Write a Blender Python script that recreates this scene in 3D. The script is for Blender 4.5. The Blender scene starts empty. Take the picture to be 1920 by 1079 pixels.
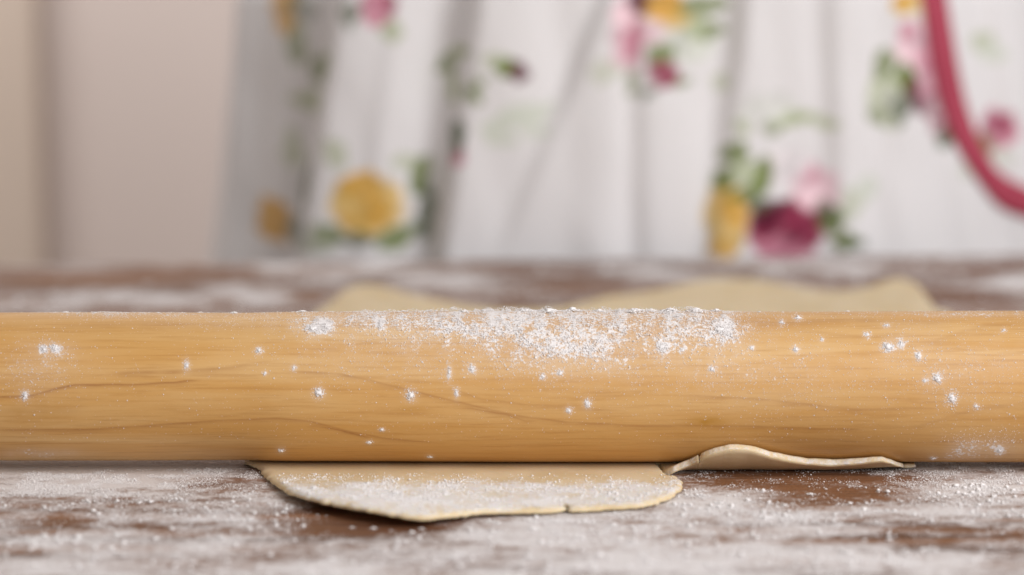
import bpy, bmesh, math, random
import numpy as np
from mathutils import Vector, Matrix, geometry

# ---------------------------------------------------------------- camera, light, exposure
scene = bpy.context.scene
COL = scene.collection
W, H = 1920.0, 1079.0
LENS = 85.0
F = W * LENS / 36.0                       # focal length in photo pixels
TH = math.atan((H / 2 + 150.0) / F)       # horizon 150 px above the top of the frame
R_PIN = 0.024                             # rolling pin radius
T_D = 0.0020                              # dough thickness


def ang(py):
    return TH + math.atan((py - H / 2) / F)


A_TOP, A_BOT = ang(584.0), ang(866.0)     # the pin's upper and lower limbs
D_PIN = R_PIN / math.sin((A_BOT - A_TOP) / 2)
A_MID = (A_TOP + A_BOT) / 2
Z_PIN = R_PIN + T_D + 0.0001
H_CAM = Z_PIN + D_PIN * math.sin(A_MID)
Y_PIN = D_PIN * math.cos(A_MID)

cam_d = bpy.data.cameras.new('camera')
cam = bpy.data.objects.new('camera', cam_d)
COL.objects.link(cam)
cam.location = (0, 0, H_CAM)
cam.rotation_euler = (math.pi / 2 - TH, 0, 0)
cam_d.lens = LENS
cam_d.sensor_width = 36.0
cam_d.clip_start = 0.02
cam_d.clip_end = 50
cam_d.dof.use_dof = True
cam_d.dof.focus_distance = D_PIN - 0.008
cam_d.dof.aperture_fstop = 5.2
scene.camera = cam

world = bpy.data.worlds.new('World')
scene.world = world
world.use_nodes = True
bg = world.node_tree.nodes['Background']
bg.inputs[0].default_value = (1.0, 0.93, 0.88, 1)
bg.inputs[1].default_value = 0.41


def area(name, loc, target, size, power, color):
    l = bpy.data.lights.new(name, 'AREA')
    l.shape = 'RECTANGLE'
    l.size, l.size_y = size
    l.energy = power
    l.color = color
    o = bpy.data.objects.new(name, l)
    COL.objects.link(o)
    o.location = loc
    o.rotation_euler = (Vector(target) - Vector(loc)).to_track_quat('-Z', 'Y').to_euler()
    return o


# a tall window to the right of the table, on the photographer's side
area('window_light', (1.15, -0.28, 1.0), (0.05, 0.95, 0.0), (1.1, 1.2), 33.0, (0.985, 0.98, 1.0))
# unseen fill light, added only to brighten the wall behind
area('wall_fill', (-0.80, 1.45, 1.05), (-0.80, 2.25, 0.80), (1.2, 0.35), 16.5, (1.0, 0.94, 0.90))

scene.view_settings.view_transform = 'Standard'
scene.view_settings.look = 'None'
scene.view_settings.exposure = 0.0
scene.view_settings.gamma = 1.0
scene.render.engine = 'CYCLES'

# ---------------------------------------------------------------- helpers
rng = np.random.default_rng(7)
CT, ST = math.cos(TH), math.sin(TH)


def proj(P):
    """world points -> photo pixels"""
    P = np.asarray(P, float)
    x, y, z = P[..., 0], P[..., 1], P[..., 2] - H_CAM
    d = y * CT - z * ST
    u = y * ST + z * CT
    return W / 2 + F * x / d, H / 2 - F * u / d


def ray(px, py):
    a, b = (px - W / 2) / F, -(py - H / 2) / F
    return np.array([a, CT + b * ST, -ST + b * CT])


def ground(px, py, z=0.0):
    r = ray(px, py)
    t = (z - H_CAM) / r[2]
    return np.array([r[0] * t, r[1] * t, z])


def at_y(px, py, y):
    r = ray(px, py)
    t = y / r[1]
    return np.array([r[0] * t, y, H_CAM + r[2] * t])


def vnoise(x, y, seed=0):
    """value noise 0..1"""
    g = np.random.default_rng(seed).random((64, 64))
    xi, yi = np.floor(x).astype(int), np.floor(y).astype(int)
    fx, fy = x - xi, y - yi
    fx = fx * fx * (3 - 2 * fx)
    fy = fy * fy * (3 - 2 * fy)
    a, b = g[xi % 64, yi % 64], g[(xi + 1) % 64, yi % 64]
    c, d = g[xi % 64, (yi + 1) % 64], g[(xi + 1) % 64, (yi + 1) % 64]
    return (a * (1 - fx) + b * fx) * (1 - fy) + (c * (1 - fx) + d * fx) * fy


def fbm(x, y, seed=0, o=4):
    s, a, t = 0, 0.5, 0
    for k in range(o):
        s = s + a * vnoise(x * 2 ** k, y * 2 ** k, seed + k)
        t += a
        a *= 0.55
    return s / t


def sstep(a, b, x):
    t = np.clip((x - a) / (b - a), 0, 1)
    return t * t * (3 - 2 * t)


def make(name, verts, faces, mat, parent=None, smooth=True, attrs=None, colors=None):
    me = bpy.data.meshes.new(name)
    verts = np.asarray(verts, dtype=np.float32)
    if isinstance(faces, np.ndarray):
        n, k = faces.shape
        me.vertices.add(len(verts))
        me.vertices.foreach_set('co', verts.ravel())
        me.loops.add(n * k)
        me.loops.foreach_set('vertex_index', faces.astype(np.int32).ravel())
        me.polygons.add(n)
        me.polygons.foreach_set('loop_start', np.arange(0, n * k, k, dtype=np.int32))
        me.update(calc_edges=True)
        me.validate()
    else:
        me.from_pydata(verts.tolist(), [], faces)
        me.update()
    if smooth:
        me.polygons.foreach_set('use_smooth', np.ones(len(me.polygons), dtype=bool))
    for k, v in (attrs or {}).items():
        a = me.attributes.new(k, 'FLOAT', 'POINT')
        a.data.foreach_set('value', np.asarray(v, dtype=np.float32).ravel())
    for k, v in (colors or {}).items():
        a = me.attributes.new(k, 'FLOAT_COLOR', 'POINT')
        c = np.ones((len(verts), 4), dtype=np.float32)
        c[:, :3] = v
        a.data.foreach_set('color', c.ravel())
    if mat:
        me.materials.append(mat)
    o = bpy.data.objects.new(name, me)
    COL.objects.link(o)
    o.parent = parent
    return o


def tag(o, label=None, cat=None, group=None, kind=None):
    if label: o['label'] = label
    if cat: o['category'] = cat
    if group: o['group'] = group
    if kind: o['kind'] = kind
    return o


def empty(name, loc=(0, 0, 0)):
    o = bpy.data.objects.new(name, None)
    o.location = loc
    COL.objects.link(o)
    return o


def grid_faces(nr, nc, wrap=False):
    i = np.arange(nr - 1)[:, None]
    j = np.arange(nc if wrap else nc - 1)[None, :]
    a = i * nc + j
    b = i * nc + (j + 1) % nc
    return np.stack([a, b, b + nc, a + nc], -1).reshape(-1, 4)


# ---------------------------------------------------------------- materials
class NT:
    def __init__(s, name):
        s.m = bpy.data.materials.new(name)
        s.m.use_nodes = True
        s.t = s.m.node_tree
        s.b = s.t.nodes['Principled BSDF']

    def n(s, kind, **kw):
        nd = s.t.nodes.new(kind)
        for k, v in kw.items():
            setattr(nd, k, v)
        return nd

    def set(s, sock, v):
        if hasattr(v, 'links') or isinstance(v, bpy.types.NodeSocket):
            s.t.links.new(v, sock)
        else:
            sock.default_value = v

    def attr(s, name, out='Fac'):
        return s.n('ShaderNodeAttribute', attribute_name=name).outputs[out]

    def coord(s, scale=(1, 1, 1), rot=(0, 0, 0)):
        tc = s.n('ShaderNodeTexCoord')
        mp = s.n('ShaderNodeMapping')
        mp.inputs['Scale'].default_value = scale
        mp.inputs['Rotation'].default_value = rot
        s.t.links.new(tc.outputs['Object'], mp.inputs['Vector'])
        return mp.outputs[0]

    def noise(s, vec, scale, detail=3, rough=0.55, dist=0.0):
        nd = s.n('ShaderNodeTexNoise')
        s.t.links.new(vec, nd.inputs['Vector'])
        nd.inputs['Scale'].default_value = scale
        nd.inputs['Detail'].default_value = detail
        nd.inputs['Roughness'].default_value = rough
        nd.inputs['Distortion'].default_value = dist
        return nd.outputs['Fac']

    def math(s, op, a, b=0.0, c=0.0, clamp=False):
        nd = s.n('ShaderNodeMath', operation=op, use_clamp=clamp)
        for i, v in enumerate((a, b, c)):
            s.set(nd.inputs[i], v)
        return nd.outputs[0]

    def rng(s, v, a, b, lo=0.0, hi=1.0, smooth=True):
        nd = s.n('ShaderNodeMapRange', interpolation_type='SMOOTHSTEP' if smooth else 'LINEAR')
        s.set(nd.inputs[0], v)
        for i, q in enumerate((a, b, lo, hi)):
            nd.inputs[i + 1].default_value = q
        return nd.outputs[0]

    def mix(s, fac, a, b):
        nd = s.n('ShaderNodeMix', data_type='RGBA')
        s.set(nd.inputs[0], fac)
        for sock, v in ((nd.inputs[6], a), (nd.inputs[7], b)):
            if isinstance(v, tuple):
                sock.default_value = (*v, 1)
            else:
                s.set(sock, v)
        return nd.outputs[2]

    def bump(s, h, strength, dist):
        nd = s.n('ShaderNodeBump')
        s.set(nd.inputs['Height'], h)
        nd.inputs['Strength'].default_value = strength
        nd.inputs['Distance'].default_value = dist
        s.t.links.new(nd.outputs[0], s.b.inputs['Normal'])

    def out(s, color=None, rough=None, spec=None):
        if color is not None:
            if isinstance(color, tuple):
                s.b.inputs['Base Color'].default_value = (*color, 1)
            else:
                s.set(s.b.inputs['Base Color'], color)
        if rough is not None: s.set(s.b.inputs['Roughness'], rough)
        if spec is not None: s.b.inputs['Specular IOR Level'].default_value = spec
        return s.m


FLOUR = (0.76, 0.73, 0.725)

t = NT('flour')
M_FLOUR = t.out((0.90, 0.872, 0.862), 0.95, 0.0)

# pale turned maple, dusted with flour
t = NT('pin_wood')
v = t.coord((1.0, 14.0, 14.0))
n1 = t.noise(v, 9.0, 4, 0.6, 0.6)
n2 = t.noise(t.coord((1.0, 26.0, 26.0)), 42.0, 4, 0.65)
n3 = t.noise(t.coord((1.0, 3.0, 3.0)), 7.0, 2, 0.5)
base = t.mix(t.rng(n1, 0.3, 0.7), (0.61, 0.325, 0.092), (0.69, 0.43, 0.175))
base = t.mix(t.rng(n3, 0.35, 0.7, 0.0, 0.5), base, (0.58, 0.305, 0.08))
base = t.mix(t.rng(n2, 0.46, 0.72, 0.0, 0.55), base, (0.46, 0.22, 0.055))
base = t.mix(t.attr('grain'), base, (0.34, 0.14, 0.035))
base = t.mix(t.attr('stain'), base, (0.47, 0.225, 0.025))
fl = t.noise(t.coord((1, 1, 1)), 950.0, 2, 0.6)
fl2 = t.noise(t.coord((1, 1, 1)), 150.0, 3, 0.6)
vv = t.math('ADD', t.math('MULTIPLY', t.math('SUBTRACT', fl, 0.5), 2.3),
            t.math('MULTIPLY', t.math('SUBTRACT', fl2, 0.5), 0.8))
mask = t.rng(t.math('ADD', t.attr('flour'), vv), 0.50, 1.15)
film = t.math('MULTIPLY', t.attr('flour'), 0.34, clamp=True)
mask = t.math('MAXIMUM', mask, film)
col = t.mix(mask, base, (0.86, 0.825, 0.81))
hgt = t.math('ADD', t.math('MULTIPLY', mask, 1.0), t.math('MULTIPLY', n2, 0.12))
t.bump(hgt, 0.3, 0.0004)
M_PIN = t.out(col, t.math('ADD', 0.42, t.math('MULTIPLY', mask, 0.5)), 0.35)

# dark oiled table board under flour
t = NT('table_wood')
g1 = t.noise(t.coord((1.0, 16.0, 16.0)), 7.0, 5, 0.62, 0.4)
g2 = t.noise(t.coord((1.0, 30.0, 30.0)), 30.0, 3, 0.6)
g3 = t.noise(t.coord((1.0, 5.0, 5.0)), 4.0, 2, 0.5)
base = t.mix(t.rng(g1, 0.34, 0.66), (0.085, 0.034, 0.018), (0.27, 0.125, 0.062))
base = t.mix(t.rng(g3, 0.4, 0.7, 0.0, 0.6), base, (0.30, 0.14, 0.065))
base = t.mix(t.rng(g2, 0.5, 0.7, 0.0, 0.5), base, (0.045, 0.02, 0.012))
f1 = t.noise(t.coord((1.0, 1.6, 1.0)), 95.0, 4, 0.6)
f2 = t.noise(t.coord((1, 1, 1)), 900.0, 2, 0.7)
f3 = t.noise(t.coord((1.0, 3.5, 1.0)), 26.0, 3, 0.6)
d = t.attr('flour')
vv = t.math('ADD', d, t.math('MULTIPLY', t.math('SUBTRACT', f1, 0.5), 1.0))
vv = t.math('ADD', vv, t.math('MULTIPLY', t.math('SUBTRACT', f2, 0.5), 0.75))
vv = t.math('ADD', vv, t.math('MULTIPLY', t.math('SUBTRACT', f3, 0.5), 0.7))
f4 = t.noise(t.coord((1.0, 1.2, 1.0)), 330.0, 3, 0.65)
vv = t.math('ADD', vv, t.math('MULTIPLY', t.math('SUBTRACT', f4, 0.5), 0.8))
mask = t.rng(vv, 0.18, 1.0)
col = t.mix(mask, base, FLOUR)
t.bump(t.math('ADD', vv, t.math('MULTIPLY', g2, 0.1)), 0.5, 0.0010)
M_TABLE = t.out(col, t.math('ADD', 0.5, t.math('MULTIPLY', mask, 0.4)), 0.3)

t = NT('dough')
n1 = t.noise(t.coord(), 45.0, 4, 0.6)
n2 = t.noise(t.coord(), 500.0, 2, 0.6)
n3 = t.noise(t.coord(), 130.0, 3, 0.6)
base = t.mix(t.rng(n1, 0.35, 0.65), (0.67, 0.525, 0.315), (0.74, 0.605, 0.40))
vv = t.math('ADD', t.attr('flour'), t.math('MULTIPLY', t.math('SUBTRACT', n2, 0.5), 0.9))
vv = t.math('ADD', vv, t.math('MULTIPLY', t.math('SUBTRACT', n3, 0.5), 0.8))
mask = t.rng(vv, 0.35, 0.95)
col = t.mix(mask, base, (0.80, 0.77, 0.745))
t.bump(t.math('ADD', mask, t.math('MULTIPLY', n3, 0.5)), 0.35, 0.0006)
M_DOUGH = t.out(col, 0.7, 0.25)
t.b.inputs['Subsurface Weight'].default_value = 0.25
t.b.inputs['Subsurface Radius'].default_value = (0.004, 0.0025, 0.0012)
t.b.inputs['Subsurface Scale'].default_value = 0.6

t = NT('printed_cotton')
wv = t.noise(t.coord(), 1200.0, 2, 0.6)
col = t.attr('print', 'Color')
t.bump(wv, 0.2, 0.0003)
M_COTTON = t.out(col, 0.9, 0.15)

t = NT('red_braid')
wv = t.noise(t.coord(), 420.0, 3, 0.6)
t.bump(wv, 0.6, 0.001)
M_TRIM = t.out(t.mix(t.rng(wv, 0.35, 0.65), (0.36, 0.042, 0.078), (0.46, 0.085, 0.125)), 0.8, 0.2)

t = NT('wall_paint')
wn = t.noise(t.coord(), 6.0, 4, 0.6)
t.bump(t.noise(t.coord(), 180.0, 3), 0.1, 0.001)
M_WALL = t.out(t.mix(wn, (0.68, 0.605, 0.575), (0.72, 0.645, 0.615)), 0.85, 0.2)
t = NT('trim_paint')
wn = t.noise(t.coord(), 9.0, 4, 0.6)
M_WTRIM = t.out(t.mix(wn, (0.63, 0.54, 0.465), (0.66, 0.565, 0.49)), 0.6, 0.3)

t = NT('floor_wood')
wn = t.noise(t.coord((1, 12, 1)), 5.0, 4, 0.6)
M_FLOOR = t.out(t.mix(wn, (0.22, 0.15, 0.10), (0.32, 0.23, 0.16)), 0.6, 0.3)
t = NT('skin')
wn = t.noise(t.coord(), 40.0, 3)
M_SKIN = t.out(t.mix(wn, (0.55, 0.33, 0.25), (0.60, 0.37, 0.28)), 0.55, 0.3)

# ---------------------------------------------------------------- setting: wall, floor
Y_EDGE = ground(960, 487)[1]               # far edge of the table
YAW = math.radians(4.6)                    # table turned a little against the pin
FLOOR_Z = -0.76


def box(name, lo, hi, mat, parent=None, bev=0.0):
    bm = bmesh.new()
    bmesh.ops.create_cube(bm, size=1)
    lo, hi = Vector(lo), Vector(hi)
    for v in bm.verts:
        v.co = Vector([(lo[i] + hi[i]) / 2 + v.co[i] * (hi[i] - lo[i]) for i in range(3)])
    if bev:
        bmesh.ops.bevel(bm, geom=list(bm.edges), offset=bev, segments=3, affect='EDGES', profile=0.5)
    me = bpy.data.meshes.new(name)
    bm.to_mesh(me)
    bm.free()
    me.materials.append(mat)
    o = bpy.data.objects.new(name, me)
    COL.objects.link(o)
    o.parent = parent
    return o


Y_WALL = 2.25
tag(box('wall', (-2.6, Y_WALL, FLOOR_Z - 0.02), (2.6, Y_WALL + 0.12, 1.9), M_WALL), kind='structure')
xj = at_y(75, 250, Y_WALL - 0.03)[0]
tag(box('wall_pilaster', (xj - 0.16, Y_WALL - 0.035, FLOOR_Z), (xj, Y_WALL - 0.001, 1.9), M_WTRIM, bev=0.004),
    kind='structure')
tag(box('floor', (-2.6, -0.6, FLOOR_Z - 0.05), (2.6, Y_WALL - 0.002, FLOOR_Z), M_FLOOR), kind='structure')

# ---------------------------------------------------------------- flour density on the table (photo pixels -> density)
BLOBS_T = [  # cx, cy, rx, ry, amount (flour heaped or wiped away)
    (180, 895, 260, 38, 0.62), (180, 876, 320, 14, 0.45),  (430, 912, 110, 26, -0.62), (500, 880, 60, 16, -0.5), (330, 892, 60, 10, -0.1),
    (500, 938, 60, 16, 0.35), (700, 992, 150, 20, -0.85), (620, 965, 90, 18, -0.7), (800, 985, 90, 14, -0.35),
    (180, 938, 150, 9, -0.45), (250, 988, 220, 13, -0.50), (40, 1037, 60, 7, -0.6), (90, 1015, 60, 10, 0.3),
    (430, 1000, 160, 8, -0.25), (300, 1060, 400, 30, 0.15), (1000, 1000, 250, 35, 0.22), (1340, 945, 90, 22, 0.40),
    (1500, 897, 280, 17, -0.80), (1560, 935, 170, 22, -0.55), (1380, 985, 90, 12, -0.25), (1700, 915, 60, 12, -0.2),
    (1830, 915, 120, 22, 0.35), (1700, 960, 150, 16, 0.20), (1800, 1010, 170, 22, -0.50), (1620, 1012, 120, 9, -0.45),
    (1720, 993, 130, 6, -0.4), (1480, 970, 80, 12, 0.3), (1250, 1050, 300, 25, 0.22), (1600, 1060, 300, 16, 0.12),
    (900, 1060, 300, 20, 0.1),
    # behind the pin
    (130, 530, 260, 16, -0.45), (300, 510, 150, 7, -0.45), (240, 560, 180, 13, 0.42), (520, 497, 45, 10, 0.8), (60, 575, 90, 10, 0.3),
    (490, 560, 55, 12, 0.45), (420, 545, 60, 10, 0.35), (350, 545, 30, 8, -0.3), (580, 555, 40, 8, -0.5),
    (700, 503, 45, 10, 0.65), (800, 522, 70, 10, 0.55), (880, 525, 40, 8, 0.3), (620, 520, 50, 10, 0.25),
    (1080, 533, 90, 14, -0.55), (1230, 515, 70, 10, 0.45), (1310, 505, 60, 6, -0.3), (1450, 497, 100, 9, 0.35),
    (1590, 505, 50, 12, 0.45), (1720, 500, 80, 10, -0.2), (1840, 505, 60, 8, -0.25), (1900, 530, 60, 12, 0.7),
    (1790, 560, 90, 14, -0.35), (990, 500, 120, 7, -0.4),
]


def dens_table(x, y):
    P = np.stack([x, y, np.zeros_like(x)], -1)
    px, py = proj(P)
    front = sstep(640, 900, py)
    d = 0.46 + 0.19 * front
    for cx, cy, rx, ry, a in BLOBS_T:
        d = d + ((0.72 if a > 0 else 0.62) if cy > 700 else 1.0) * a * np.exp(-((px - cx) / rx) ** 2 - ((py - cy) / ry) ** 2)
    far = (np.abs(px - 960) > 1300) | (py > 1250) | (py < 470)
    d = np.where(far, 0.55, d)
    d = d + 0.5 * (fbm(x * 22 + 40, y * 30 + 9, 3) - 0.5) + 0.5 * (fbm(x * 60 + 10, y * 80 + 3, 5, 3) - 0.5)
    return d


# ---------------------------------------------------------------- table
table = tag(empty('table', (0, 0, FLOOR_Z)), 'dark brown wooden table dusted all over with white flour', 'table')
cy_, sy_ = math.cos(YAW), math.sin(YAW)
# table frame: u along the far edge, w away from it towards the camera; origin on the far edge
TO = np.array([0.0, Y_EDGE])


def t2w(u, w):
    return TO[0] + u * cy_ + w * sy_, TO[1] + u * sy_ - w * cy_


us = np.unique(np.concatenate([np.linspace(-0.75, -0.26, 12), np.linspace(-0.26, 0.30, 330), np.linspace(0.30, 0.75, 12)]))
ws = np.unique(np.concatenate([np.array([0.0, 0.0008, 0.002, 0.004]), np.linspace(0.006, 0.40, 110),
                               np.linspace(0.40, 0.66, 210), np.linspace(0.66, 0.84, 14)]))
UU, WW = np.meshgrid(us, ws)
X, Y = t2w(UU, WW)
ed = np.minimum(np.minimum(WW, 0.84 - WW), 0.75 - np.abs(UU))
ez = -0.004 * (1 - np.sqrt(np.clip(1 - (1 - np.clip(ed / 0.004, 0, 1)) ** 2, 0, 1)))
gr = (fbm(UU * 3, WW * 90, 11, 3) - 0.5) * 0.0003
V = np.stack([X, Y, ez + gr * (ed > 0.004) - FLOOR_Z], -1).reshape(-1, 3)
nr, nc = UU.shape
Fc = grid_faces(nr, nc)[:, ::-1]
dn = dens_table(X, Y).ravel()
# skirt of the slab: drop the border ring down 3 cm and close below
ring = np.concatenate([np.arange(nc), np.arange(1, nr) * nc + nc - 1, (nr - 1) * nc + np.arange(nc - 2, -1, -1),
                       np.arange(nr - 2, 0, -1) * nc])
low = V[ring].copy()
low[:, 2] = -0.034 - FLOOR_Z
nv = len(V)
k = len(ring)
q = np.stack([ring, np.roll(ring, -1), nv + (np.arange(k) + 1) % k, nv + np.arange(k)], -1)
top = make('table_top', np.concatenate([V, low]), np.concatenate([Fc, q[:, ::-1]]), M_TABLE, table,
           attrs={'flour': np.concatenate([dn, np.zeros(k)])})
for su in (-1, 1):
    for w0 in (0.07, 0.77):
        x, y = t2w(su * 0.66, w0)
        l = box('leg', (-0.03, -0.03, 0.0), (0.03, 0.03, -FLOOR_Z - 0.034), M_TABLE, table, bev=0.004)
        l.location = (x, y, 0)
        l.rotation_euler = (0, 0, YAW)
for w0 in (0.07, 0.77):
    x, y = t2w(0, w0)
    a = box('rail', (-0.629, -0.011, -FLOOR_Z - 0.115), (0.629, 0.011, -FLOOR_Z - 0.035), M_TABLE, table, bev=0.002)
    a.location = (x, y, 0)
    a.rotation_euler = (0, 0, YAW)

# ---------------------------------------------------------------- person in a printed dress behind the table
XC, A_X, B_Y = 0.075, 0.238, 0.165
Y_FRONT = Y_EDGE + 0.022
YC = Y_FRONT + B_Y
person = tag(empty('person', (XC, YC, FLOOR_Z)),
             'person in a white rose-print dress with red braid standing behind the table', 'person')
YP = Y_FRONT + 0.02
SUP = 0.78                                # a rounded-square cross-section, flat in front


def pxx(px, py):
    p = at_y(px, py, YP)
    return p[0], p[2]


# pressed folds: (px at top, px at y=480, face width px, depth m, run-out px); cloth steps forward to the right
STEPS = [(580, 500, 140, 0.046, 120), (720, 650, 60, 0.004, 60), (852, 788, 125, 0.041, 85),
         (1125, 930, 50, 0.011, 120, 0.8), (1375, 1326, 60, 0.013, 120), (1538, 1562, 55, 0.008, 90), (1880, 1950, 60, 0.010, 120)]
VALS = [(1172, 1182, 22, 0.0045), (1040, 1060, 50, 0.003), (1640, 1650, 40, 0.004), (1450, 1440, 50, 0.002), (1730, 1800, 40, 0.004)]
M_PER_PX = YP / CT / F
Z0 = pxx(960, 0)[1]
Z48 = pxx(960, 480)[1]


def fold(x, z):
    s = (Z0 - z) / (Z0 - Z48)
    d = np.zeros_like(x)
    sc = np.clip(s, -0.6, 1.6)
    for a, b, w, dep, L, *fd in STEPS:
        xv = (a + (b - a) * sc - 960) * M_PER_PX
        w_, L_ = w * M_PER_PX, L * M_PER_PX
        u = x - xv
        if fd:
            dep = dep * (1 - fd[0] * np.clip(sc, 0, 1))
        d -= dep * np.exp(np.minimum(u, 0) / L_) * (1 - sstep(-w_ / 2, w_ / 2, u))
    for a, b, w, dep in VALS:
        xv = (a + (b - a) * sc - 960) * M_PER_PX
        d -= dep * np.exp(-((x - xv) / (w * M_PER_PX)) ** 2)
    return d


def prof(z):
    """half-width factor of the dress with height"""
    zz = np.array([-0.46, -0.2, 0.0, 0.13, 0.22, 0.27, 0.32, 0.42, 0.50])
    ff = np.array([1.30, 1.16, 1.03, 0.97, 0.80, 0.62, 0.62, 0.70, 0.72])
    return np.interp(z, zz, ff)


def dress_point(phi, z):
    """phi = 0 faces the camera, positive to the right"""
    f = prof(z)
    sn, cs = np.sin(phi), -np.cos(phi)
    bx, by = np.sign(sn) * np.abs(sn) ** SUP, np.sign(cs) * np.abs(cs) ** SUP
    xb = XC + A_X * f * bx
    front = sstep(-0.05, 0.35, -cs)
    amp = np.clip((0.30 - z) / 0.1, 0.0, 1.0)
    dsp = front * fold(xb, z) + (1 - front) * 0.012 * np.sin(phi * 17 + z * 4)
    dsp = dsp * amp
    bf = B_Y * (1 + (f - 1) * 0.35)
    nrm = np.stack([np.sign(sn) * (np.abs(sn) + 1e-4) ** (2 - SUP) / A_X, np.sign(cs) * (np.abs(cs) + 1e-4) ** (2 - SUP) / B_Y], 0)
    nrm = nrm / np.sqrt((nrm ** 2).sum(0))
    x = xb + dsp * nrm[0]
    y = YC + bf * by + dsp * nrm[1]
    # lean with the table's far edge
    y = y + (x - XC) * math.tan(YAW) * 0.8
    y = y + 0.012 * (fbm(x * 17 + z * 3 + 5, z * 7 + 3, 21, 3) - 0.5)
    return np.stack([x, y, z + 0 * x], -1), xb


ph = np.concatenate([np.linspace(-1.9, 1.9, 620), np.linspace(1.96, 2 * math.pi - 1.96, 60)])
zs = np.concatenate([np.linspace(-0.46, -0.05, 26), np.linspace(-0.045, 0.15, 150), np.linspace(0.155, 0.50, 36)])
PH, ZZ = np.meshgrid(ph, zs)
DP, XB = dress_point(PH, ZZ)

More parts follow.
